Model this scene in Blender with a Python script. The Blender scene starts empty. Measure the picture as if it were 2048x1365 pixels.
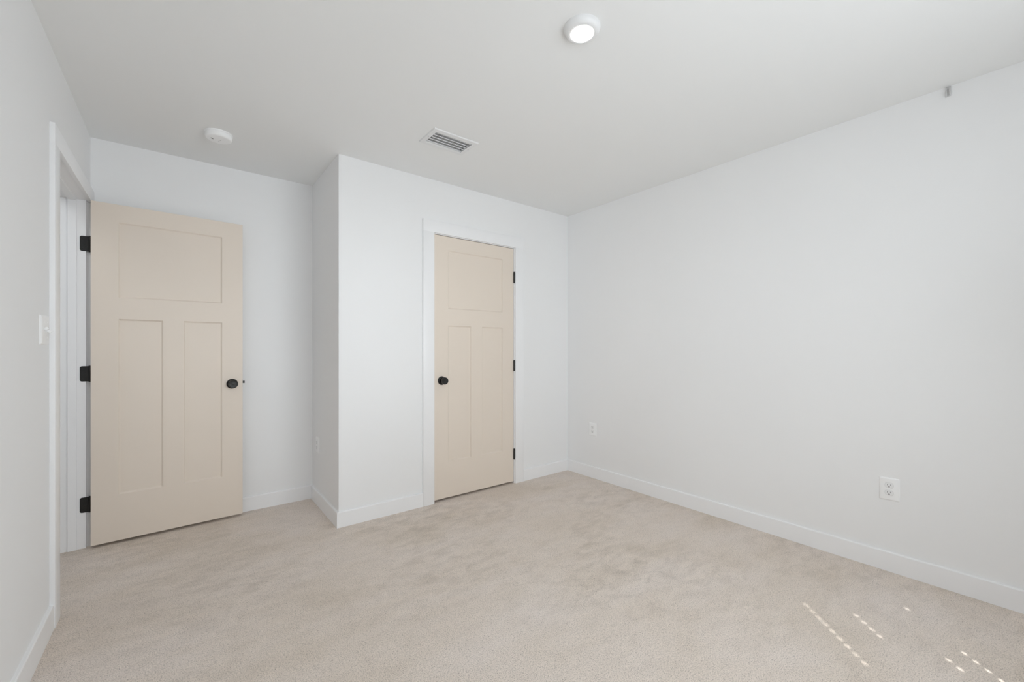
import bpy, bmesh, math
from mathutils import Vector, Matrix
R = math.radians
S = bpy.context.scene
C = S.collection

# ------------------------------------------------------------------ camera
cam_data = bpy.data.cameras.new('camera')
cam_data.sensor_fit = 'HORIZONTAL'
cam_data.sensor_width = 36.0
cam_data.lens = 840.8 / 2048 * 36.0
cam_data.shift_y = (697 - 682.5) / 2048
cam_data.clip_start = 0.02
cam = bpy.data.objects.new('camera', cam_data)
C.objects.link(cam)
cam.location = (0, 0, 1.170)
cam.rotation_euler = (R(90), 0, R(-38.15))
S.camera = cam

# ------------------------------------------------------------------ world, sun, daylight, exposure
world = bpy.data.worlds.new('world')
S.world = world
world.use_nodes = True
wn = world.node_tree.nodes
wn['Background'].inputs[0].default_value = (0.75, 0.86, 1.0, 1)
wn['Background'].inputs[1].default_value = 1.0

SUN_DIR = Vector((0.685 * 0.7071, 0.728 * 0.7071, -0.7071))
sd = bpy.data.lights.new('sun', 'SUN')
sd.energy = 11.0
sd.angle = R(0.53)
sd.color = (1.0, 0.97, 0.93)
sun = bpy.data.objects.new('sun', sd)
C.objects.link(sun)
sun.rotation_euler = SUN_DIR.to_track_quat('-Z', 'Y').to_euler()
sun.location = (-2, -5, 6)


def area(name, loc, direction, sx, sy, power, color, spread=180):
    d = bpy.data.lights.new(name, 'AREA')
    d.shape = 'RECTANGLE'
    d.size, d.size_y = sx, sy
    d.energy = power
    d.color = color
    d.spread = R(spread)
    o = bpy.data.objects.new(name, d)
    C.objects.link(o)
    o.location = loc
    o.rotation_euler = Vector(direction).to_track_quat('-Z', 'Y').to_euler()
    return o


# added lamps inside the closed blinds stand in for the window's daylight: some level,
# some aimed up to the ceiling or down to the carpet, for even brightness
DAY = (0.885, 0.948, 1.0)
area('window_daylight', (1.15, -0.50, 1.42), (0, 1, 0), 1.50, 1.35, 10.4, DAY)
area('window_daylight_left', (0.62, -0.50, 1.42), (0, 1, 0), 1.20, 1.35, 6.7, DAY, 120)
area('window_daylight_right', (1.88, -0.50, 1.42), (0, 1, 0), 1.20, 1.35, 2.1, DAY, 120)
area('window_daylight_up', (1.60, -0.50, 1.42), (0, 0.5, 0.86), 1.20, 1.35, 5.6, DAY, 150)
area('window_daylight_down', (1.30, -0.50, 1.42), (0, 0.7, -0.7), 1.40, 1.35, 8.8, DAY, 140)
area('window_fill_alcove', (1.20, -0.50, 1.42), (-0.27, 1, 0), 1.60, 1.30, 2.9, DAY, 50)  # added narrow fill lamp, aimed to brighten the alcove
area('window_fill_across', (0.40, -0.50, 1.42), (1, 0.9, 0), 1.00, 1.35, 3.5, DAY, 70)  # added fill lamp turned sideways to brighten the right wall
# added overhead fill lamp in the unseen hall, brightens the doorway and left side
area('hall_fill', (-1.05, 2.6, 2.40), (0, 0, -1), 0.6, 0.6, 5.5, (0.93, 0.97, 1.0))

S.view_settings.view_transform = 'Standard'
S.view_settings.look = 'None'
S.view_settings.gamma = 1.0
S.view_settings.use_curve_mapping = False
S.view_settings.exposure = -0.07
S.cycles.use_denoising = True
S.cycles.max_bounces = 16
S.cycles.diffuse_bounces = 12
S.cycles.sample_clamp_indirect = 4.0

# ------------------------------------------------------------------ dimensions (metres)
H = 2.44
XL, XC, XR = -0.432, 0.805, 2.926
YF, YC, YA = -0.560, 2.857, 3.5545
WT = 0.114                       # wall thickness
BB_H, BB_T = 0.101, 0.014        # baseboard
CAS_T = 0.017                    # casing thickness


# ------------------------------------------------------------------ materials
def mat(name, color, rough=0.5, metal=0.0, spec=0.5, bump=None, mottle=None):
    m = bpy.data.materials.new(name)
    m.use_nodes = True
    nt = m.node_tree
    b = nt.nodes['Principled BSDF']
    b.inputs['Base Color'].default_value = (*color, 1)
    b.inputs['Roughness'].default_value = rough
    b.inputs['Metallic'].default_value = metal
    b.inputs['Specular IOR Level'].default_value = spec
    tc = nt.nodes.new('ShaderNodeTexCoord')
    if mottle:
        scale, amount = mottle
        n = nt.nodes.new('ShaderNodeTexNoise')
        n.inputs['Scale'].default_value = scale
        n.inputs['Detail'].default_value = 3
        nt.links.new(tc.outputs['Object'], n.inputs['Vector'])
        mix = nt.nodes.new('ShaderNodeMix')
        mix.data_type = 'RGBA'
        mix.inputs[6].default_value = (*[c * (1 - amount) for c in color], 1)
        mix.inputs[7].default_value = (*[min(1, c * (1 + amount)) for c in color], 1)
        nt.links.new(n.outputs['Fac'], mix.inputs[0])
        nt.links.new(mix.outputs[2], b.inputs['Base Color'])
    if bump:
        scale, strength, dist = bump
        n = nt.nodes.new('ShaderNodeTexNoise')
        n.inputs['Scale'].default_value = scale
        n.inputs['Detail'].default_value = 4
        nt.links.new(tc.outputs['Object'], n.inputs['Vector'])
        bp = nt.nodes.new('ShaderNodeBump')
        bp.inputs['Strength'].default_value = strength
        bp.inputs['Distance'].default_value = dist
        nt.links.new(n.outputs['Fac'], bp.inputs['Height'])
        nt.links.new(bp.outputs['Normal'], b.inputs['Normal'])
    return m


M = {}
M['wall'] = mat('wall_paint', (0.86, 0.865, 0.87), 0.6, spec=0.3, bump=(220, 0.06, 0.001), mottle=(1.5, 0.006))
M['ceiling'] = mat('ceiling_paint', (0.838, 0.845, 0.843), 0.85, spec=0.15, bump=(180, 0.06, 0.001), mottle=(1.3, 0.006))
M['trim'] = mat('trim_paint', (0.885, 0.89, 0.90), 0.32, spec=0.4, mottle=(3, 0.005))
M['door'] = mat('door_paint', (0.785, 0.70, 0.61), 0.42, spec=0.35, bump=(300, 0.03, 0.0005), mottle=(2.5, 0.012))
M['black'] = mat('black_metal', (0.0115, 0.0110, 0.0100), 0.42, 0.2, mottle=(40, 0.2))
M['plastic'] = mat('white_plastic', (0.92, 0.925, 0.93), 0.32, spec=0.5, mottle=(8, 0.004))
M['plastic_shade'] = mat('receptacle_plastic', (0.85, 0.855, 0.86), 0.3, spec=0.5, mottle=(8, 0.004))
M['dark'] = mat('slot_dark', (0.03, 0.03, 0.03), 0.7, mottle=(20, 0.1))
M['register'] = mat('register_enamel', (0.78, 0.785, 0.79), 0.35, spec=0.5, mottle=(8, 0.004))
M['duct'] = mat('duct_metal', (0.25, 0.25, 0.25), 0.6, 0.4, mottle=(10, 0.05))
M['grey'] = mat('grey_plastic', (0.60, 0.60, 0.60), 0.4, mottle=(30, 0.03))
M['steel'] = mat('screw_steel', (0.6, 0.6, 0.6), 0.35, 0.8, mottle=(50, 0.05))
M['blind'] = mat('blind_vinyl', (0.82, 0.82, 0.80), 0.5, mottle=(8, 0.01))

# carpet: cut pile, mottled by how the pile lies, fine tuft grain
m = bpy.data.materials.new('carpet_pile')
m.use_nodes = True
nt = m.node_tree
b = nt.nodes['Principled BSDF']
b.inputs['Roughness'].default_value = 0.95
b.inputs['Specular IOR Level'].default_value = 0.1
b.inputs['Sheen Weight'].default_value = 0.0
tc = nt.nodes.new('ShaderNodeTexCoord')


def noise(scale, detail, rough=0.5, dist=0.0):
    n = nt.nodes.new('ShaderNodeTexNoise')
    n.inputs['Scale'].default_value = scale
    n.inputs['Detail'].default_value = detail
    n.inputs['Roughness'].default_value = rough
    n.inputs['Distortion'].default_value = dist
    nt.links.new(tc.outputs['Object'], n.inputs['Vector'])
    return n


def ramp(src, stops):
    r = nt.nodes.new('ShaderNodeValToRGB')
    el = r.color_ramp.elements
    while len(el) < len(stops):
        el.new(0.5)
    for e, (p, c) in zip(el, stops):
        e.position = p
        e.color = (*c, 1)
    nt.links.new(src, r.inputs['Fac'])
    return r


def mixc(kind, fac, a, bb):
    x = nt.nodes.new('ShaderNodeMix')
    x.data_type = 'RGBA'
    x.blend_type = kind
    x.inputs[0].default_value = fac
    nt.links.new(a, x.inputs[6])
    nt.links.new(bb, x.inputs[7])
    return x


def lay(rot, sx, sy):
    """coordinates turned and stretched, for the lie of the pile"""
    mp = nt.nodes.new('ShaderNodeMapping')
    mp.inputs['Rotation'].default_value = (0, 0, rot)
    mp.inputs['Scale'].default_value = (sx, sy, 1)
    nt.links.new(tc.outputs['Object'], mp.inputs['Vector'])
    return mp.outputs['Vector']


pn = noise(1.0, 4, 0.55, 0.3)
nt.links.new(lay(R(48), 1.3, 2.6), pn.inputs['Vector'])
patch = ramp(pn.outputs['Fac'],
             [(0.32, (0.690, 0.608, 0.528)), (0.47, (0.745, 0.663, 0.590)), (0.68, (0.780, 0.705, 0.650))])
bn = noise(1.0, 4, 0.6, 0.4)
nt.links.new(lay(R(40), 9, 17), bn.inputs['Vector'])
brush = ramp(bn.outputs['Fac'],
             [(0.30, (0.84, 0.835, 0.825)), (0.56, (1.0, 1.0, 1.0)), (0.74, (1.05, 1.05, 1.05))])
tuft = noise(275, 2.5, 0.62, 0.7)
grain = ramp(tuft.outputs['Fac'],
             [(0.28, (0.38, 0.37, 0.36)), (0.41, (0.83, 0.825, 0.82)), (0.52, (1.03, 1.03, 1.03)), (0.74, (1.20, 1.20, 1.20))])
mask = ramp(noise(1.15, 2, 0.5, 0.3).outputs['Fac'], [(0.40, (0.25, 0.25, 0.25)), (0.62, (1, 1, 1))])
c1 = mixc('MULTIPLY', 1.0, patch.outputs[0], brush.outputs[0])
nt.links.new(mask.outputs[0], c1.inputs[0])
c2 = mixc('MULTIPLY', 1.0, c1.outputs[2], grain.outputs[0])
nt.links.new(c2.outputs[2], b.inputs['Base Color'])
bp = nt.nodes.new('ShaderNodeBump')
bp.inputs['Strength'].default_value = 0.6
bp.inputs['Distance'].default_value = 0.004
nt.links.new(tuft.outputs['Fac'], bp.inputs['Height'])
nt.links.new(bp.outputs['Normal'], b.inputs['Normal'])
M['carpet'] = m

# lamp diffuser: the lamp is on
m = bpy.data.materials.new('lit_diffuser')
m.use_nodes = True
b = m.node_tree.nodes['Principled BSDF']
b.inputs['Base Color'].default_value = (0.9, 0.9, 0.9, 1)
b.inputs['Emission Color'].default_value = (1.0, 0.97, 0.94, 1)
b.inputs['Emission Strength'].default_value = 40.0
M['lit'] = m
m = m.copy()
m.name = 'lit_ring'
m.node_tree.nodes['Principled BSDF'].inputs['Emission Strength'].default_value = 0.3
M['lit_ring'] = m

# window glass: thin clear pane
m = bpy.data.materials.new('window_glass')
m.use_nodes = True
nt = m.node_tree
nt.nodes.remove(nt.nodes['Principled BSDF'])
tr = nt.nodes.new('ShaderNodeBsdfTransparent')
gl = nt.nodes.new('ShaderNodeBsdfGlossy')
gl.inputs['Roughness'].default_value = 0.02
mx = nt.nodes.new('ShaderNodeMixShader')
mx.inputs[0].default_value = 0.06
nt.links.new(tr.outputs[0], mx.inputs[1])
nt.links.new(gl.outputs[0], mx.inputs[2])
nt.links.new(mx.outputs[0], nt.nodes['Material Output'].inputs['Surface'])
M['glass'] = m


# ------------------------------------------------------------------ mesh helpers
def box(bm, x0, x1, y0, y1, z0, z1, bevel=0.0, seg=2):
    v = [bm.verts.new((x, y, z)) for x in (x0, x1) for y in (y0, y1) for z in (z0, z1)]
    fs = [(0, 1, 3, 2), (4, 6, 7, 5), (0, 4, 5, 1), (2, 3, 7, 6), (0, 2, 6, 4), (1, 5, 7, 3)]
    faces = [bm.faces.new([v[i] for i in f]) for f in fs]
    if bevel:
        edges = list({e for f in faces for e in f.edges})
        bmesh.ops.bevel(bm, geom=edges, offset=bevel, segments=seg, profile=0.5, affect='EDGES')


def prism(bm, pts, z0, z1):
    """extrude a closed outline of (x, y) upwards"""
    lo = [bm.verts.new((x, y, z0)) for x, y in pts]
    hi = [bm.verts.new((x, y, z1)) for x, y in pts]
    n = len(pts)
    bm.faces.new(lo[::-1])
    bm.faces.new(hi)
    for i in range(n):
        bm.faces.new((lo[i], lo[(i + 1) % n], hi[(i + 1) % n], hi[i]))


def lathe(bm, prof, n=48, axis='Z', closed_start=True, closed_end=True):
    """turn a profile of (radius, height) round an axis"""
    rings = []
    for r, h in prof:
        ring = []
        for k in range(n):
            a = 2 * math.pi * k / n
            p = (r * math.cos(a), r * math.sin(a), h)
            if axis == 'Y':
                p = (p[0], -p[2], p[1])
            ring.append(bm.verts.new(p))
        rings.append(ring)
    for a, c in zip(rings, rings[1:]):
        for k in range(n):
            bm.faces.new((a[k], a[(k + 1) % n], c[(k + 1) % n], c[k]))
    if closed_start:
        bm.faces.new(rings[0][::-1])
    if closed_end:
        bm.faces.new(rings[-1])


def tube(bm, pts, r, n=12):
    pts = [Vector(p) for p in pts]
    rings = []
    for i, p in enumerate(pts):
        t = (pts[min(i + 1, len(pts) - 1)] - pts[max(i - 1, 0)]).normalized()
        a = t.orthogonal().normalized() if i == 0 else (u0 - t * u0.dot(t)).normalized()
        u0 = a
        c = t.cross(a)
        rings.append([bm.verts.new(p + r * (math.cos(q) * a + math.sin(q) * c))
                      for q in [2 * math.pi * k / n for k in range(n)]])
    for a, c in zip(rings, rings[1:]):
        for k in range(n):
            bm.faces.new((a[k], a[(k + 1) % n], c[(k + 1) % n], c[k]))
    bm.faces.new(rings[0][::-1])
    bm.faces.new(rings[-1])


def obj(name, bm, material, parent=None, loc=(0, 0, 0), rot=(0, 0, 0), smooth=None):
    bmesh.ops.remove_doubles(bm, verts=bm.verts, dist=1e-6)
    bmesh.ops.recalc_face_normals(bm, faces=bm.faces)
    me = bpy.data.meshes.new(name)
    bm.to_mesh(me)
    bm.free()
    me.materials.append(material)
    if smooth is not None:
        me.polygons.foreach_set('use_smooth', [True] * len(me.polygons))
        me.set_sharp_from_angle(angle=R(smooth))
    o = bpy.data.objects.new(name, me)
    C.objects.link(o)
    o.location = loc
    o.rotation_euler = rot
    if parent:
        o.parent = parent
    return o


def tag(o, label, cat, group=None, kind=None):
    o['label'] = label
    o['category'] = cat
    if group:
        o['group'] = group
    if kind:
        o['kind'] = kind
    return o


def thing(name, label, cat, loc, rot=(0, 0, 0), group=None, kind=None):
    o = bpy.data.objects.new(name, None)
    o.empty_display_size = 0.05
    C.objects.link(o)
    o.location = loc
    o.rotation_euler = rot
    return tag(o, label, cat, group, kind)


def structure(name, bm, material, label, cat, loc=(0, 0, 0), parent=None):
    o = obj(name, bm, material, parent, loc)
    return tag(o, label, cat, kind='structure')


# ------------------------------------------------------------------ room shell
HALL_X = XL - WT - 1.15          # far side of the hall beyond the entry door
X0, X1 = HALL_X - WT, XR + WT
Y0, Y1 = YF - WT, YA + WT + 0.8
bm = bmesh.new()
box(bm, X0, X1, Y0, Y1, -0.10, 0.0)
structure('floor', bm, M['carpet'], 'beige cut pile carpet covering the whole bedroom floor', 'floor')

# ceiling with the rough opening for the air register
VX0, VX1, VY0, VY1 = 1.171, 1.420, 2.206, 2.347
bm = bmesh.new()
for (x0, x1, y0, y1) in ((X0, VX0, Y0, Y1), (VX1, X1, Y0, Y1), (VX0, VX1, Y0, VY0), (VX0, VX1, VY1, Y1)):
    box(bm, x0, x1, y0, y1, H, H + 0.12)
structure('ceiling', bm, M['ceiling'], 'flat off-white ceiling over the empty bedroom', 'ceiling')

# left wall with the entry door opening
JN, JF = 2.650, 3.478            # jamb faces of the entry opening
JH = 2.036                       # head of both openings
bm = bmesh.new()
box(bm, XL - WT, XL, YF, JN - 0.018, 0, H)
box(bm, XL - WT, XL, JF + 0.018, YA, 0, H)
box(bm, XL - WT, XL, JN - 0.018, JF + 0.018, JH + 0.018, H)
structure('wall_left', bm, M['wall'], 'white left wall with the entry doorway in it', 'wall')

bm = bmesh.new()
box(bm, XR, XR + WT, YF, YA, 0, H)
structure('wall_right', bm, M['wall'], 'plain white wall on the right with two outlets', 'wall')

bm = bmesh.new()
box(bm, XL - WT, XR + WT, YA, YA + WT, 0, H)
structure('wall_back', bm, M['wall'], 'white alcove wall behind the open entry door', 'wall')

# closet wall: front with door opening, return towards the alcove
CX0, CX1 = 1.497, 2.265          # jamb faces of the closet opening
bm = bmesh.new()
pts = [(XC, YA), (XC, YC), (CX0 - 0.018, YC), (CX0 - 0.018, YC + WT), (XC + WT, YC + WT), (XC + WT, YA)]
prism(bm, pts, 0, H)
ed = [e for e in bm.edges if all(abs(v.co.x - XC) < 1e-5 and abs(v.co.y - YC) < 1e-5 for v in e.verts)]
bmesh.ops.bevel(bm, geom=ed, offset=0.004, segments=3, profile=0.5, affect='EDGES')
box(bm, CX1 + 0.018, XR, YC, YC + WT, 0, H)
box(bm, CX0 - 0.018, CX1 + 0.018, YC, YC + WT, JH + 0.018, H)
structure('wall_closet', bm, M['wall'], 'white wall jutting forward around the closet door', 'wall')

# wall behind the camera with the window
WX0, WX1, WZ0, WZ1 = -0.02, 2.52, 0.72, 2.12
bm = bmesh.new()
box(bm, XL - WT, WX0, YF - WT, YF, 0, H)
box(bm, WX1, XR + WT, YF - WT, YF, 0, H)
box(bm, WX0, WX1, YF - WT, YF, 0, WZ0)
box(bm, WX0, WX1, YF - WT, YF, WZ1, H)
structure('wall_front', bm, M['wall'], 'white window wall behind the camera', 'wall')

# hall beyond the entry door
bm = bmesh.new()
box(bm, HALL_X - WT, HALL_X, 1.2, Y1, 0, H)
box(bm, HALL_X, XL - WT, 1.2 - WT, 1.2, 0, H)
box(bm, HALL_X, XL - WT, Y1 - WT, Y1, 0, H)
box(bm, XL - WT, XL, YA + WT, Y1, 0, H)
structure('wall_hall', bm, M['wall'], 'white hall walls beyond the entry doorway', 'wall')


# ------------------------------------------------------------------ baseboards
def baseboard(name, p0, p1, normal, label, ext0=0.0, ext1=0.0):
    """board against a wall from p0 to p1, face towards normal, with an eased top edge"""
    p0, p1, n = Vector((*p0, 0)), Vector((*p1, 0)), Vector((*normal, 0))
    d = (p1 - p0).normalized()
    L = (p1 - p0).length
    prof = [(0, 0), (BB_T, 0), (BB_T, BB_H - 0.004), (BB_T - 0.0015, BB_H - 0.001), (BB_T - 0.004, BB_H), (0, BB_H)]
    bm = bmesh.new()
    a = [bm.verts.new(d * (-ext0) * (1 if ext0 >= 0 else 1) + n * t + Vector((0, 0, z))) for t, z in prof]
    c = [bm.verts.new(d * (L + ext1) + n * t + Vector((0, 0, z))) for t, z in prof]
    k = len(prof)
    for i in range(k):
        bm.faces.new((a[i], a[(i + 1) % k], c[(i + 1) % k], c[i]))
    bm.faces.new(a[::-1])
    bm.faces.new(c)
    return structure(name, bm, M['trim'], label, 'baseboard', p0)


EN0, EN1 = 2.555, 2.647          # near leg of the entry casing
baseboard('baseboard_left', (XL, YF), (XL, EN0), (1, 0), 'white baseboard along the left wall up to the entry casing')
baseboard('baseboard_back', (XL + CAS_T + 0.003, YA), (XC - BB_T, YA), (0, -1), 'white baseboard on the alcove wall behind the open door')
baseboard('baseboard_alcove', (XC, YA), (XC, YC - BB_T), (-1, 0), 'white baseboard on the shaded side of the closet wall')
baseboard('baseboard_closet', (XC, YC), (1.401, YC), (0, -1), 'white baseboard left of the closet door')
baseboard('baseboard_corner', (2.365, YC), (XR - BB_T, YC), (0, -1), 'short white baseboard between closet door and right corner')
baseboard('baseboard_right', (XR, YF), (XR, YC), (-1, 0), 'long white baseboard along the right wall')
baseboard('baseboard_front', (XL + BB_T, YF), (XR - BB_T, YF), (0, 1), 'white baseboard under the window behind the camera')

# ------------------------------------------------------------------ closet door trim
CW = 0.091
t1 = thing('trim_1', 'white flat casing and jamb around the closet door', 'door trim', (1.882, YC, 0), kind='structure')
ox, oy = 1.882, YC
# casing legs and head, local to the trim's origin
for x0, x1 in ((1.400, 1.491), (2.271, 2.362)):
    bm = bmesh.new()
    box(bm, x0 - ox, x1 - ox, -CAS_T, 0, 0, 2.041, 0.0008)
    obj('casing_leg', bm, M['trim'], t1, smooth=40)
bm = bmesh.new()
box(bm, 1.400 - ox, 2.362 - ox, -CAS_T, 0, 2.041, 2.132, 0.0008)
obj('casing_head', bm, M['trim'], t1, smooth=40)
bm = bmesh.new()
box(bm, CX0 - 0.018 - ox, CX0 - ox, 0, WT, 0, JH)
box(bm, CX1 - ox, CX1 + 0.018 - ox, 0, WT, 0, JH)
box(bm, CX0 - 0.018 - ox, CX1 + 0.018 - ox, 0, WT, JH, JH + 0.018)
obj('jamb', bm, M['trim'], t1)
bm = bmesh.new()
box(bm, CX0 - ox, CX0 + 0.010 - ox, 0.038, 0.072, 0, JH - 0.01)
box(bm, CX1 - 0.010 - ox, CX1 - ox, 0.038, 0.072, 0, JH - 0.01)
box(bm, CX0 - ox, CX1 - ox, 0.038, 0.072, JH - 0.010, JH)
obj('door_stop', bm, M['trim'], t1)

# ------------------------------------------------------------------ entry door trim
t2 = thing('trim_2', 'white flat casing and jamb around the entry doorway on the left', 'door trim', (XL, 3.064, 0), kind='structure')
oy = 3.064
bm = bmesh.new()
box(bm, 0, CAS_T, EN0 - oy, EN1 - oy, 0, 2.030, 0.0008)
obj('casing_leg', bm, M['trim'], t2, smooth=40)
bm = bmesh.new()
box(bm, 0, CAS_T, JF + 0.014 - oy, YA - oy - 0.0005, 0, 2.030, 0.0008)
obj('casing_leg', bm, M['trim'], t2, smooth=40)
bm = bmesh.new()
box(bm, 0, CAS_T, EN0 - oy, YA - oy - 0.0005, 2.030, 2.112, 0.0008)
obj('casing_head', bm, M['trim'], t2, smooth=40)
bm = bmesh.new()
box(bm, -WT - 0.008, 0, JN - 0.018 - oy, JN - oy, 0, JH)
box(bm, -WT - 0.008, -0.009, JF - oy, JF + 0.018 - oy, 0, JH)
box(bm, -WT - 0.008, 0, JN - 0.018 - oy, JF + 0.018 - oy, JH, JH + 0.018)
obj('jamb', bm, M['trim'], t2)
bm = bmesh.new()
box(bm, -0.084, -0.048, JN - oy, JN + 0.010 - oy, 0, JH - 0.01, 0.001)
box(bm, -0.084, -0.048, JF - 0.010 - oy, JF - oy, 0, JH - 0.01, 0.001)
box(bm, -0.084, -0.048, JN - oy, JF - oy, JH - 0.010, JH, 0.001)
obj('door_stop', bm, M['trim'], t2)
bm = bmesh.new()
box(bm, -WT - CAS_T - 0.008, -WT - 0.008, JN - 0.095 - oy, JN - 0.004 - oy, 0, 2.030, 0.0008)
box(bm, -WT - CAS_T - 0.008, -WT - 0.008, JF + 0.004 - oy, JF + 0.095 - oy, 0, 2.030, 0.0008)
box(bm, -WT - CAS_T - 0.008, -WT - 0.008, JN - 0.095 - oy, JF + 0.095 - oy, 2.030, 2.112, 0.0008)
obj('hall_casing', bm, M['trim'], t2, smooth=40)


# ------------------------------------------------------------------ doors
def door_slab(W, T=0.035, Z0=0.018, Z1=2.031, flip=False):
    """three panel shaker slab; local x 0..W from hinge edge, y 0 (front) .. T, panels recessed on both faces"""
    s, mid = 0.118, 0.103
    m1, m2 = W / 2 - mid / 2, W / 2 + mid / 2
    xs = [0, s, m1, m2, W - s, W]
    zs = [Z0, 0.293, 1.345, 1.474, 1.926, Z1]
    panels = [(s, m1, 0.293, 1.345), (m2, W - s, 0.293, 1.345), (s, W - s, 1.474, 1.926)]
    bm = bmesh.new()
    slope, dep = 0.008, 0.0090
    for face in (0, 1):
        y0 = T if face else 0.0
        sg = -1 if face else 1
        for i in range(5):
            for j in range(5):
                cx, cz = (xs[i] + xs[i + 1]) / 2, (zs[j] + zs[j + 1]) / 2
                if any(a < cx < b and c < cz < d for a, b, c, d in panels):
                    continue
                bm.faces.new([bm.verts.new((x, y0, z)) for x, z in
                              ((xs[i], zs[j]), (xs[i + 1], zs[j]), (xs[i + 1], zs[j + 1]), (xs[i], zs[j + 1]))])
        for a, b_, c, d in panels:
            rings = []
            for ins, dy in ((0, 0), (0.0015, 0.0015), (slope - 0.0015, dep - 0.001), (slope + 0.001, dep)):
                rings.append([bm.verts.new((x, y0 + sg * dy, z)) for x, z in
                              ((a + ins, c + ins), (b_ - ins, c + ins), (b_ - ins, d - ins), (a + ins, d - ins))])
            for r0, r1 in zip(rings, rings[1:]):
                for k in range(4):
                    bm.faces.new((r0[k], r0[(k + 1) % 4], r1[(k + 1) % 4], r1[k]))
            bm.faces.new(rings[-1])
    for x in (0, W):
        for z0, z1 in zip(zs, zs[1:]):
            bm.faces.new([bm.verts.new(p) for p in ((x, 0, z0), (x, T, z0), (x, T, z1), (x, 0, z1))])
    for z in (Z0, Z1):
        for x0, x1 in zip(xs, xs[1:]):
            bm.faces.new([bm.verts.new(p) for p in ((x0, 0, z), (x1, 0, z), (x1, T, z), (x0, T, z))])
    bmesh.ops.remove_doubles(bm, verts=bm.verts, dist=1e-5)
    return bm


def knob(parent, x, y, z, back=False):
    """round knob on a rosette, standing out towards -y (or +y when back)"""
    bm = bmesh.new()
    lathe(bm, [(0.0125, 0.004), (0.0125, 0.026), (0.0150, 0.030), (0.0225, 0.0335), (0.0262, 0.037), (0.0275, 0.042),
               (0.0275, 0.053), (0.0265, 0.0560), (0.0240, 0.0575), (0.0225, 0.0570), (0.0040, 0.0585), (0.0035, 0.0572), (0.0, 0.0572)],
          48, 'Y', True, False)
    k = obj('door_knob', bm, M['black'], parent, (x, y, z), (0, 0, R(180) if back else 0), smooth=35)
    bm = bmesh.new()
    lathe(bm, [(0.0335, 0.0), (0.0335, 0.004), (0.0320, 0.0065), (0.0290, 0.0080), (0.0180, 0.0090), (0.0, 0.0090)], 48, 'Y', True, False)
    obj('rosette', bm, M['black'], k, smooth=35)
    return k


HZ = (1.783, 1.020, 0.253)
# closet door (closed, hinged on the right)
d2 = thing('door_2', 'closed beige three-panel closet door with black knob and hinges', 'door', (1.500, YC, 0), kind='structure')
obj('door_slab', door_slab(0.7615), M['door'], d2, (0, 0.001, 0))
knob(d2, 0.062, 0.001, 0.923)
for z in HZ:
    bm = bmesh.new()
    lathe(bm, [(0.0035, -0.0475), (0.0060, -0.0460), (0.0065, -0.0445), (0.0065, -0.0150), (0.0061, -0.0148), (0.0061, -0.0144), (0.0065, -0.0142),
               (0.0065, 0.0142), (0.0061, 0.0144), (0.0061, 0.0148), (0.0065, 0.0150), (0.0065, 0.0445), (0.0060, 0.0460), (0.0035, 0.0475)], 20)
    h = obj('hinge', bm, M['black'], d2, (0.7630, -0.0065, z), smooth=35)
    bm = bmesh.new()
    box(bm, -0.0018, 0.0018, 0.002, 0.036, -0.0445, 0.0445)
    obj('hinge_leaf', bm, M['black'], h)

# entry door (open into the room, hinged on the left wall by the alcove)
d1 = thing('door_1', 'open beige three-panel entry door folded back in front of the alcove wall', 'door',
           (-0.4165, 3.4345, 0), (0, 0, R(2.6)), kind='structure')
obj('door_slab', door_slab(0.7515), M['door'], d1)
knob(d1, 0.690, 0.0, 0.926)
knob(d1, 0.690, 0.035, 0.926, True)
bm = bmesh.new()
box(bm, 0.750, 0.7525, 0.005, 0.030, 0.926 - 0.028, 0.926 + 0.028)
lt = obj('latch_plate', bm, M['black'], d1)
bm = bmesh.new()
prism(bm, [(0.750, 0.010), (0.765, 0.010), (0.763, 0.017), (0.750, 0.025)], 0.926 - 0.0085 + 0.008, 0.926 + 0.0085 + 0.008)
obj('latch_bolt', bm, M['black'], lt)
for z in HZ:
    # leaf let into the jamb, rounded corners, plus the barrel behind the door edge
    bm = bmesh.new()
    r, w, hh = 0.010, 0.036, 0.0445
    pts = [(w, -hh), (w, hh)]
    for cz, a0 in ((hh - r, 90), (-hh + r, 180)):
        for k in range(7):
            a = R(a0 + 15 * k)
            pts.append((r + r * math.cos(a), cz + r * math.sin(a)))
    fr = [bm.verts.new((x, 0.0, zz)) for x, zz in pts]
    bk = [bm.verts.new((x, 0.003, zz)) for x, zz in pts]
    n = len(pts)
    bm.faces.new(fr)
    bm.faces.new(bk[::-1])
    for k in range(n):
        bm.faces.new((fr[k], fr[(k + 1) % n], bk[(k + 1) % n], bk[k]))
    inv = Matrix.Rotation(R(-2.6), 4, 'Z')
    lp = inv @ (Vector((-0.4670, JF - 0.0016, z)) - Vector((-0.4165, 3.4345, 0)))
    h = obj('hinge', bm, M['black'], d1, lp, (0, 0, R(-2.6)))
    bm = bmesh.new()
    lathe(bm, [(0.0035, -0.0475), (0.0065, -0.0450), (0.0065, 0.0450), (0.0035, 0.0475)], 20)
    obj('hinge_barrel', bm, M['black'], h, (0.0420, -0.002, 0), smooth=35)
    bm = bmesh.new()
    for cx, cz in ((0.012, 0.028), (0.024, 0.0), (0.012, -0.028)):
        mtx = Matrix.Translation((cx, -0.0004, cz)) @ Matrix.Rotation(R(90), 4, 'X')
        bmesh.ops.create_cone(bm, cap_ends=True, segments=14, radius1=0.0035, radius2=0.0030, depth=0.0012, matrix=mtx)
    obj('screw', bm, M['black'], h)


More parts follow.
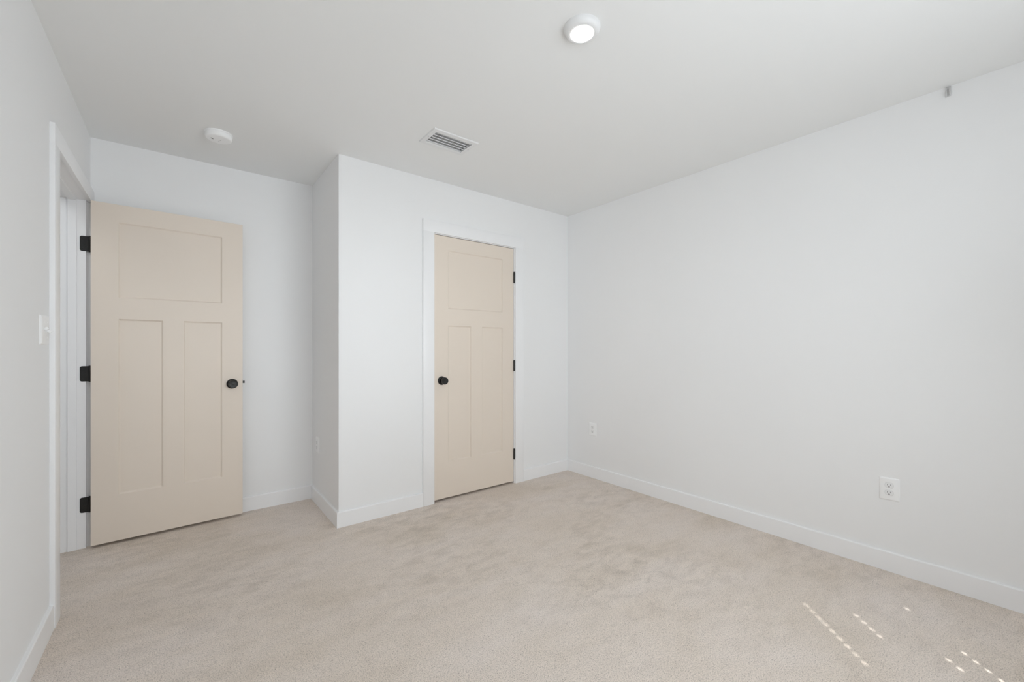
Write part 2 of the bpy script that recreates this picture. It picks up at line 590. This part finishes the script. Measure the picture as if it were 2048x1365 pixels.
# ------------------------------------------------------------------ wall plates (local: plate in x/z, standing out towards -y)
def plate(w, h, d, e):
    """cover plate with wide bevelled rim"""
    bm = bmesh.new()
    rings = []
    for ins, y in ((0, 0), (0, -0.0015), (e * 0.35, -d * 0.75), (e, -d)):
        r = 0.003
        ring = []
        for sx, sz, a0 in ((1, -1, -90), (1, 1, 0), (-1, 1, 90), (-1, -1, 180)):
            for k in range(4):
                a = R(a0 + 30 * k)
                ring.append(bm.verts.new((sx * (w / 2 - ins - r) + r * math.cos(a), y, sz * (h / 2 - ins - r) + r * math.sin(a))))
        rings.append(ring)
    n = len(rings[0])
    for a, c in zip(rings, rings[1:]):
        for k in range(n):
            bm.faces.new((a[k], a[(k + 1) % n], c[(k + 1) % n], c[k]))
    bm.faces.new(rings[0][::-1])
    bm.faces.new(rings[-1])
    return bm


def screw(parent, x, y, z, r=0.0032, material=None):
    bm = bmesh.new()
    lathe(bm, [(r, 0), (r, 0.0006), (r * 0.6, 0.0012), (0, 0.0013)], 16, 'Y', True, False)
    return obj('screw', bm, material or M['plastic'], parent, (x, y, z), smooth=40)


def make_outlet(label, loc, rotz, w=0.082, h=0.118):
    t = thing('wall_outlet', label, 'electrical outlet', loc, (0, 0, rotz), 'duplex outlets low on the walls')
    D = 0.0055
    obj('cover_plate', plate(w, h, D, 0.006), M['plastic'], t, smooth=35)
    for cz in (0.0195, -0.0195):
        bm = bmesh.new()
        pts = []
        rr, hz = 0.0172, 0.0132
        a = math.asin(hz / rr)
        for s in (0, 1):
            for k in range(13):
                q = -a + 2 * a * k / 12 + math.pi * s
                pts.append((rr * math.cos(q), rr * math.sin(q)))
        f0 = [bm.verts.new((x, 0.0, z)) for x, z in pts]
        f1 = [bm.verts.new((x, -0.0015, z)) for x, z in pts]
        f2 = [bm.verts.new((x * 0.94, -0.0024, z * 0.94)) for x, z in pts]
        n = len(pts)
        for A, B in ((f0, f1), (f1, f2)):
            for k in range(n):
                bm.faces.new((A[k], A[(k + 1) % n], B[(k + 1) % n], B[k]))
        bm.faces.new(f0[::-1])
        bm.faces.new(f2)
        rc = obj('receptacle', bm, M['plastic_shade'], t, (0, -D + 0.0008, cz), smooth=30)
        rim = bmesh.new()
        g0 = [rim.verts.new((x * 1.05, 0.0, z * 1.06)) for x, z in pts]
        g1 = [rim.verts.new((x * 1.00, 0.0, z * 1.00)) for x, z in pts]
        for k in range(n):
            rim.faces.new((g0[k], g0[(k + 1) % n], g1[(k + 1) % n], g1[k]))
        obj('gap', rim, M['grey'], rc, (0, -0.00095, 0))
        for nm, (sx, sz, sw, sh) in (('slot', (-0.0063, 0.0035, 0.0020, 0.0085)), ('slot', (0.0063, 0.0035, 0.0018, 0.0070))):
            bm = bmesh.new()
            box(bm, sx - sw / 2, sx + sw / 2, -0.00265, -0.0015, sz - sh / 2, sz + sh / 2)
            obj(nm, bm, M['dark'], rc)
        bm = bmesh.new()
        bmesh.ops.create_cone(bm, cap_ends=True, segments=16, radius1=0.0028, radius2=0.0028, depth=0.0012,
                              matrix=Matrix.Translation((0, -0.0021, -0.0070)) @ Matrix.Rotation(R(90), 4, 'X'))
        obj('ground_hole', bm, M['dark'], rc)
    screw(t, 0, -D, 0)
    return t


make_outlet('white duplex outlet on the right wall, the larger nearer one', (XR, 0.5125, 0.430), R(-90))
make_outlet('small white outlet on the right wall close to the far corner', (XR, 2.5405, 0.436), R(-90), 0.082, 0.118)
make_outlet('white outlet on the narrow shaded side of the closet wall', (XC, 3.393, 0.442), R(-90), 0.080, 0.116)

# two-gang switch by the entry casing
sw = thing('light_switch', 'white double toggle switch plate beside the entry casing', 'light switch', (XL, 2.4640, 1.243), (0, 0, R(90)))
D = 0.0065
obj('cover_plate', plate(0.126, 0.116, D, 0.011), M['plastic'], sw, smooth=35)
for cx, up in ((-0.023, 1), (0.023, -1)):
    bm = bmesh.new()
    box(bm, -0.0052, 0.0052, -0.0010, 0.0005, -0.0120, 0.0120, 0.0003, 1)
    tg = obj('toggle_collar', bm, M['plastic_shade'], sw, (cx, -D, 0))
    bm = bmesh.new()
    box(bm, -0.0040, 0.0040, -0.0125, 0.0, -0.0048, 0.0048, 0.0015, 2)
    obj('toggle', bm, M['plastic'], tg, (0, 0, 0.002 * up), (R(-28 * up), 0, 0), smooth=40)
    for cz in (0.030, -0.030):
        screw(sw, cx, -D, cz)

# ------------------------------------------------------------------ ceiling lamp
lamp = thing('ceiling_light', 'round white surface ceiling light, switched on', 'ceiling light', (1.247, 1.139, H))
bm = bmesh.new()
lathe(bm, [(0.0720, 0.0), (0.0720, -0.004), (0.0705, -0.010), (0.0660, -0.0175), (0.0600, -0.0225), (0.0540, -0.0245), (0.0500, -0.0245), (0.0485, -0.0215), (0.0485, -0.0150)],
      64, 'Z', True, True)
obj('housing', bm, M['register'], lamp, smooth=50)
bm = bmesh.new()
lathe(bm, [(0.0484, -0.0200), (0.0484, -0.0235), (0.0470, -0.0250), (0.0450, -0.0252), (0.0444, -0.0235), (0.0444, -0.0190)], 64, 'Z', False, False)
obj('trim_ring', bm, M['lit_ring'], lamp, smooth=50)
bm = bmesh.new()
lathe(bm, [(0.0428, -0.0180), (0.0428, -0.0238), (0.0400, -0.0248), (0.0250, -0.0258), (0.0, -0.0262)], 64, 'Z', True, False)
obj('diffuser', bm, M['lit'], lamp, smooth=50)

# ------------------------------------------------------------------ smoke detector
sm = thing('smoke_detector', 'round white smoke detector on the ceiling near the entry door', 'smoke detector', (0.172, 3.030, H))
bm = bmesh.new()
lathe(bm, [(0.0700, 0.0), (0.0700, -0.0060), (0.0690, -0.0072), (0.0, -0.0072)], 64, 'Z', True, False)
obj('base_plate', bm, M['plastic'], sm, smooth=40)
bm = bmesh.new()
lathe(bm, [(0.0660, -0.0070), (0.0665, -0.0085), (0.0680, -0.0095), (0.0675, -0.0240), (0.0650, -0.0300), (0.0600, -0.0335), (0.0540, -0.0345), (0.0, -0.0350)],
      64, 'Z', True, False)
bd = obj('body', bm, M['plastic'], sm, smooth=40)
bm = bmesh.new()
box(bm, -0.0075, 0.0075, -0.0028, 0.0028, -0.0354, -0.0340, 0.0004, 1)
obj('sounder_slot', bm, M['dark'], bd, (-0.032, 0.004, 0), (0, 0, R(35)))
for dx, dy in ((0.002, 0.020), (0.008, 0.004)):
    bm = bmesh.new()
    bmesh.ops.create_cone(bm, cap_ends=True, segments=16, radius1=0.0032, radius2=0.0032, depth=0.0010,
                          matrix=Matrix.Translation((dx, dy, -0.0351)))
    obj('indicator', bm, M['grey'], bd)

# ------------------------------------------------------------------ air register in the ceiling
vent = thing('ceiling_vent', 'white rectangular air register in the ceiling with curved louvres', 'air vent', (1.2935, 2.274, H))
ox, oy = 1.2935, 2.274
w2, l2 = 0.1525, 0.103
iw, il = (VX1 - VX0) / 2 - 0.002, (VY1 - VY0) / 2 - 0.002
bm = bmesh.new()
rings = []
for a, c, z in ((w2, l2, 0.0), (w2, l2, -0.0015), (w2 - 0.004, l2 - 0.004, -0.0065), (iw + 0.003, il + 0.003, -0.0075), (iw, il, -0.006), (iw, il, 0.010)):
    rings.append([bm.verts.new((sx * a, sy * c, z)) for sx, sy in ((-1, -1), (1, -1), (1, 1), (-1, 1))])
for A, B in zip(rings, rings[1:]):
    for k in range(4):
        bm.faces.new((A[k], A[(k + 1) % 4], B[(k + 1) % 4], B[k]))
obj('frame', bm, M['register'], vent)
bm = bmesh.new()
box(bm, -iw, iw, -il, il, 0.010, 0.100)
top = [f for f in bm.faces if abs(f.calc_center_median().z - 0.010) < 1e-6]
bmesh.ops.delete(bm, geom=top, context='FACES')
obj('duct_box', bm, M['duct'], vent)
for k in range(5):
    y0 = -il + 0.0095 + k * 0.0285
    bm = bmesh.new()
    lip = 0.0050 if k == 0 else -0.0012       # rolled lip towards the room, blade sloping up and away behind it
    prof = [(y0 - 0.0006, lip), (y0 - 0.0006, min(lip, -0.0030)), (y0 - 0.0002, -0.0044), (y0 + 0.0010, -0.0050), (y0 + 0.0024, -0.0044),
            (y0 + 0.0045, -0.0010), (y0 + 0.0075, 0.0055), (y0 + 0.0095, 0.0130), (y0 + 0.0110, 0.0200)]
    th = 0.0012
    ring_l, ring_r = [], []
    pts = [(y, z) for y, z in prof] + [(y + th * 0.8, z + th * 0.6) for y, z in reversed(prof)]
    for sx, store in ((-1, ring_l), (1, ring_r)):
        for y, z in pts:
            store.append(bm.verts.new((sx * (iw - 0.003), y, z)))
    n = len(pts)
    for j in range(n):
        bm.faces.new((ring_l[j], ring_l[(j + 1) % n], ring_r[(j + 1) % n], ring_r[j]))
    half = len(prof)
    for ring in (ring_l, ring_r):
        for j in range(half - 1):
            bm.faces.new((ring[j], ring[j + 1], ring[n - 2 - j], ring[n - 1 - j]))
    obj('louvre', bm, M['register'], vent, smooth=40)
for sx in (-1, 1):
    bm = bmesh.new()
    lathe(bm, [(0.0036, -0.0070), (0.0036, -0.0084), (0.0022, -0.0092), (0.0, -0.0094)], 16, 'Z', True, False)
    obj('screw', bm, M['steel'], vent, (sx * (iw + 0.016), 0, 0), smooth=40)

# ------------------------------------------------------------------ small hook where the right wall meets the ceiling
hk = thing('wall_hook', 'tiny grey double hook at the top of the right wall', 'hook', (XR, 0.296, 2.405))
bm = bmesh.new()
box(bm, -0.004, 0.0, -0.009, 0.009, -0.013, 0.033, 0.001, 1)
obj('back_plate', bm, M['grey'], hk, smooth=40)
for dy, ln in ((-0.006, -0.011), (0.007, -0.016)):
    bm = bmesh.new()
    pts = [(-0.003, dy * 0.3, 0.026), (-0.010, dy * 0.5, 0.024), (-0.015, dy * 0.9, 0.014), (-0.016, dy, 0.0), (-0.014, dy, ln + 0.006), (-0.010, dy, ln), (-0.006, dy, ln + 0.003)]
    tube(bm, pts, 0.0026)
    obj('prong', bm, M['grey'], hk, smooth=60)

# ------------------------------------------------------------------ window behind the camera with closed blinds
wd = thing('window_1', 'window with closed white blinds behind the camera', 'window', ((WX0 + WX1) / 2, YF, WZ0), kind='structure')
wx, ww, wh = (WX0 + WX1) / 2, WX1 - WX0, WZ1 - WZ0
bm = bmesh.new()
fw = 0.045
for x0, x1, z0, z1 in ((-ww / 2, -ww / 2 + fw, 0, wh), (ww / 2 - fw, ww / 2, 0, wh), (-ww / 2 + fw, ww / 2 - fw, 0, fw),
                       (-ww / 2 + fw, ww / 2 - fw, wh - fw, wh)):
    box(bm, x0, x1, -WT + 0.004, -0.070, z0, z1)
obj('window_frame', bm, M['trim'], wd)
bm = bmesh.new()
box(bm, -ww / 2 + fw, ww / 2 - fw, -0.094, -0.090, fw, wh - fw)
obj('window_pane', bm, M['glass'], wd)

# blinds: overlapping tilted slats; sun gets in only through the cord holes left open
PITCH, SW, TILT = 0.0440, 0.050, R(75)
YB = YF - 0.030
# open cord holes (x on the wall, height range), from the bright dots the sun throws on the carpet
ladders = [(1.043, 1.380, 1.750), (1.278, 1.365, 1.525), (1.638, 1.330, 1.355), (1.618, 0.950, 1.080), (1.491, 1.060, 1.150)]
bm = bmesh.new()
k = 0
z = WZ0 + 0.051
while z < WZ1 - 0.06:
    holes = sorted(x for x, a, c in ladders if a - 0.012 <= z <= c + 0.012)
    cuts = [WX0 + 0.012] + [q for x in holes for q in (x - 0.0055, x + 0.0055)] + [WX1 - 0.012]
    a = Vector((0, math.cos(TILT), math.sin(TILT)))          # inner edge up
    n = Vector((0, -math.sin(TILT), math.cos(TILT)))
    c0 = Vector((-wx, YB - YF, z - WZ0))

    def strip(x0, x1, s0, s1):
        vs = []
        for xx in (x0, x1):
            for s in (s0, s1):
                for t in (-0.0006, 0.0006):
                    vs.append(bm.verts.new(c0 + Vector((xx, 0, 0)) + a * s + n * t))
        for f in ((0, 1, 3, 2), (4, 6, 7, 5), (0, 4, 5, 1), (2, 3, 7, 6), (0, 2, 6, 4), (1, 5, 7, 3)):
            bm.faces.new([vs[i] for i in f])
    for i in range(0, len(cuts), 2):
        strip(cuts[i], cuts[i + 1], -SW / 2, SW / 2)
    for x in holes:
        strip(x - 0.0055, x + 0.0055, -SW / 2, -0.0060)
        strip(x - 0.0055, x + 0.0055, 0.0060, SW / 2)
    z += PITCH
box(bm, -ww / 2 + 0.008, ww / 2 - 0.008, -0.060, -0.004, wh - 0.062, wh - 0.002)
box(bm, -ww / 2 + 0.010, ww / 2 - 0.010, -0.055, -0.008, 0.004, 0.040)
obj('blind', bm, M['blind'], wd)
